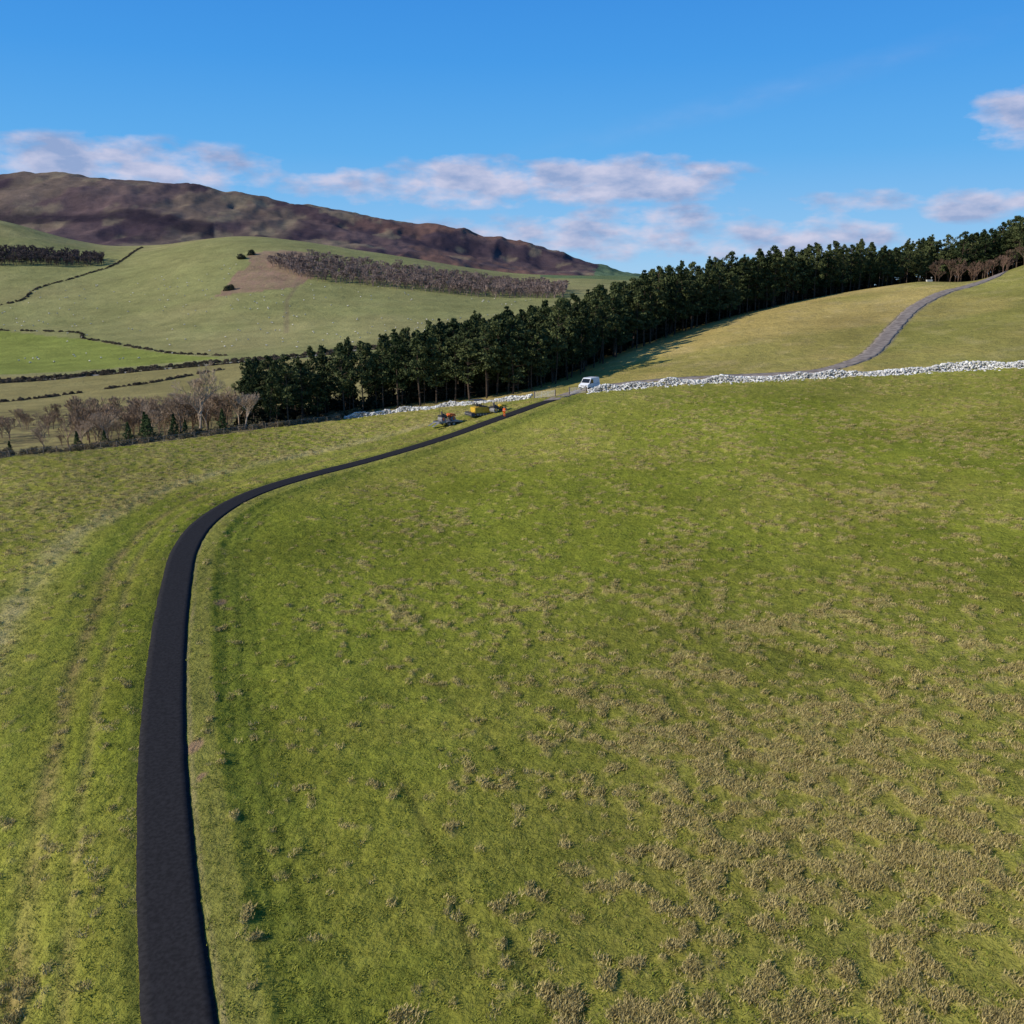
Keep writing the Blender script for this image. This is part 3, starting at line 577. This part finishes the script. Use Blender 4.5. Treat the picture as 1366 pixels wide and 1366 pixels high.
# ---------------------------------------------------------------- worker
def worker():
    V=[];E=[];Rr=[]
    def v_(p,r): V.append(p);Rr.append(r);return len(V)-1
    def chain(st_,L_):
        a=st_
        for p,r in L_:
            b_=v_(p,r);E.append((a,b_));a=b_
        return a
    pel=v_((0,0,.95),.15);ch=chain(pel,[((0,.01,1.12),.14),((0,.02,1.32),.17)]);chain(ch,[((0,0,1.48),.07),((0,-.02,1.56),.075),((0,-.03,1.66),.10),((0,-.03,1.75),.085)])
    for s in(-1,1):
        chain(pel,[((.10*s,0,.88),.10),((.13*s,-.04*s,.50),.07),((.14*s,.02-.08*s,.10),.05),((.15*s,-.14-.08*s,.04),.045)])
        hd=chain(ch,[((.19*s,.0,1.42),.07),((.25*s,.02,1.16),.05),((.22*s,-.18,.98),.04),((.20*s,-.26,.95),.035)])
        for k in range(4): chain(hd,[((.17*s+.02*k*s,-.32,.95-.006*k),.011),((.17*s+.02*k*s,-.355+.008*abs(k-1.5),.925),.009)])
        chain(hd,[((.15*s,-.27,.96),.011),((.14*s,-.30,.95),.009)])
    me=bpy.data.meshes.new("road_worker");me.from_pydata(V,E,[]);o=bpy.data.objects.new("road_worker",me);COL.objects.link(o)
    o.modifiers.new("skin",'SKIN')
    for i,r in enumerate(Rr): me.skin_vertices[0].data[i].radius=(r,r)
    me.skin_vertices[0].data[0].use_root=True
    ss=o.modifiers.new("sub",'SUBSURF');ss.levels=2;ss.render_levels=2
    m=mat("workwear",(.7,.15,.02),.8);nt_=m.node_tree;N_=nt_.nodes;tc_=N_.new("ShaderNodeTexCoord");sx_=N_.new("ShaderNodeSeparateXYZ");nt_.links.new(tc_.outputs["Object"],sx_.inputs[0])
    mr_=N_.new("ShaderNodeMath");mr_.operation='DIVIDE';mr_.inputs[1].default_value=2.;nt_.links.new(sx_.outputs[2],mr_.inputs[0])
    cr_=N_.new("ShaderNodeValToRGB");cr_.color_ramp.interpolation='CONSTANT';el=cr_.color_ramp.elements
    el[0].position=0;el[0].color=(.03,.025,.02,1);el[1].position=.07;el[1].color=(.75,.13,.015,1)
    for p,c in((.20,(.6,.6,.55,1)),(.22,(.75,.13,.015,1)),(.56,(.6,.6,.55,1)),(.585,(.75,.13,.015,1)),(.755,(.45,.25,.18,1)),(.86,(.75,.75,.72,1))):
        e=el.new(p);e.color=c
    nt_.links.new(mr_.outputs[0],cr_.inputs[0]);nt_.links.new(cr_.outputs[0],N_["Principled BSDF"].inputs["Base Color"]);me.materials.append(m)
    return o
place(worker(),-1.3,155.4,-20,.08)
m=MB();m.prism([(-.9,0),(-1.0,.6),(1.0,.6),(.9,0)],-.35,.35,0);m.box((0,0,.603),(1.85,.55,.006),1);m.tube((.7,0,.55),(.7,0,1.3),.04,.04,6,0,True);m.box((.7,0,1.3),(.3,.3,.2),0)
place(m.obj("water_trough",[nmat("concrete",(.4,.4,.38),(.55,.54,.5)),GLASS]),131.5,300,10)
# ---------------------------------------------------------------- sun, sky
AZ=math.radians(-108);EL=math.radians(27)
l=bpy.data.lights.new("sun",'SUN');l.energy=5.0;l.angle=math.radians(.5);l.color=(1,.92,.80);lo=bpy.data.objects.new("sun",l);COL.objects.link(lo)
sd=Vector((math.sin(AZ)*math.cos(EL),math.cos(AZ)*math.cos(EL),math.sin(EL)));lo.rotation_euler=sd.to_track_quat('Z','Y').to_euler()
w=bpy.data.worlds.new("World");SC.world=w;w.use_nodes=True;nt=w.node_tree;N=nt.nodes;L=nt.links;bg=N["Background"];bg.inputs[1].default_value=.1
s=N.new("ShaderNodeTexSky");s.sky_type='NISHITA';s.sun_disc=False;s.sun_elevation=EL;s.sun_rotation=AZ;s.dust_density=.3;s.air_density=1
tc=N.new("ShaderNodeTexCoord");sx=N.new("ShaderNodeSeparateXYZ");L.new(tc.outputs["Generated"],sx.inputs[0])
def M(op,a,b_=None,c=None,cl_=False):
    m=N.new("ShaderNodeMath");m.operation=op;m.use_clamp=cl_
    for k,v in enumerate((a,b_,c)):
        if v is None: continue
        if isinstance(v,(int,float)): m.inputs[k].default_value=v
        else: L.new(v,m.inputs[k])
    return m.outputs[0]
az=M('MULTIPLY',M('ARCTAN2',sx.outputs[0],sx.outputs[1]),57.2958);el=M('MULTIPLY',M('ARCSINE',sx.outputs[2]),57.2958)
rp=N.new("ShaderNodeValToRGB");L.new(M('DIVIDE',el,90.,None,True),rp.inputs[0]);e=rp.color_ramp.elements
e[0].position=0;e[0].color=(.40,.66,.92,1);e[1].position=1;e[1].color=(.03,.11,.36,1)
for p,c in((.03,(.27,.56,.90,1)),(.085,(.11,.43,.88,1)),(.14,(.055,.335,.84,1)),(.20,(.034,.26,.77,1)),(.35,(.03,.18,.55,1))):
    q=e.new(p);q.color=c
sc10=N.new("ShaderNodeVectorMath");sc10.operation='SCALE';sc10.inputs["Scale"].default_value=9.8;L.new(rp.outputs[0],sc10.inputs[0])
mxs=N.new("ShaderNodeMix");mxs.data_type='RGBA';mxs.inputs[0].default_value=.93;L.new(s.outputs[0],mxs.inputs[6]);L.new(sc10.outputs[0],mxs.inputs[7])
def cvec(fx,fy,ox=0,oy=0,oz=0):
    c_=N.new("ShaderNodeCombineXYZ");L.new(M('MULTIPLY_ADD',az,fx,ox),c_.inputs[0]);L.new(M('MULTIPLY_ADD',el,fy,oy),c_.inputs[1]);c_.inputs[2].default_value=oz;return c_.outputs[0]
def cn(v,det,ro=.55):
    n_=N.new("ShaderNodeTexNoise");n_.inputs["Scale"].default_value=1.;n_.inputs["Detail"].default_value=det;n_.inputs["Roughness"].default_value=ro;L.new(v,n_.inputs["Vector"]);return n_.outputs[0]
nz=cn(cvec(.34,.80),9,.54);nu=cn(cvec(.34,.80,-.14,.42),6)
mask=None
for (a0,e0,ra,re,k) in((-22,6.7,11,1.8,1.08),(-9,6.0,6,1.3,.85),(-2.5,6.3,6.5,1.8,1.2),(6,6.3,9.2,1.7,1.22),(8,4.4,6.5,.9,.92),(4,3.2,16,1.6,.9),(16,2.9,10,1.7,.85),(28,8.8,4.6,1.8,1.1),(19.5,4.8,5,.9,.82),(26,4.5,5.5,1.2,.85),(60,6,16,2,1),(-55,7,14,2,1),(100,7,20,3,1),(-100,8,20,3,1),(170,7,30,3,1)):
    dx=M('DIVIDE',M('SUBTRACT',az,a0),ra);de=M('DIVIDE',M('SUBTRACT',el,e0),re)
    g_=M('MULTIPLY',M('SUBTRACT',1.,M('ADD',M('MULTIPLY',dx,dx),M('MULTIPLY',de,de)),None,True),k)
    mask=g_ if mask is None else M('MAXIMUM',mask,g_)
den=M('ADD',M('MULTIPLY',mask,.80),M('MULTIPLY_ADD',nz,2.1,-1.26))
den=M('MULTIPLY',M('MULTIPLY',den,1.8,None,True),M('MULTIPLY',mask,3.,None,True))
den=M('MULTIPLY',den,.84)
vh=M('ABSOLUTE',M('SUBTRACT',el,M('MULTIPLY_ADD',az,.21,7.6)));stv=M('MULTIPLY',M('SUBTRACT',1.,M('DIVIDE',vh,.9),None,True),M('MULTIPLY',M('SUBTRACT',nz,.25),.28))
stv=M('MULTIPLY',stv,M('SUBTRACT',1.,M('DIVIDE',M('ABSOLUTE',M('SUBTRACT',az,14)),16.),None,True))
mc=N.new("ShaderNodeMix");mc.data_type='RGBA';mc.inputs[6].default_value=(6.6,6.3,7.7,1);mc.inputs[7].default_value=(3.1,3.8,6.0,1);L.new(M('MULTIPLY_ADD',nu,4.0,-1.55,True),mc.inputs[0])
mf=N.new("ShaderNodeMix");mf.data_type='RGBA';L.new(M('MAXIMUM',den,stv),mf.inputs[0]);L.new(mxs.outputs[2],mf.inputs[6]);L.new(mc.outputs[2],mf.inputs[7]);L.new(mf.outputs[2],bg.inputs[0])
# ---------------------------------------------------------------- camera
c=bpy.data.cameras.new("camera");co=bpy.data.objects.new("camera",c);COL.objects.link(co)
co.rotation_euler=(math.pi/2-math.atan((683-390)/1232.),0,0);c.sensor_width=36;c.lens=36*1232/1366;c.clip_end=30000;c.clip_start=.5;SC.camera=co
SC.view_settings.view_transform='Standard';SC.view_settings.look='None';SC.view_settings.exposure=0
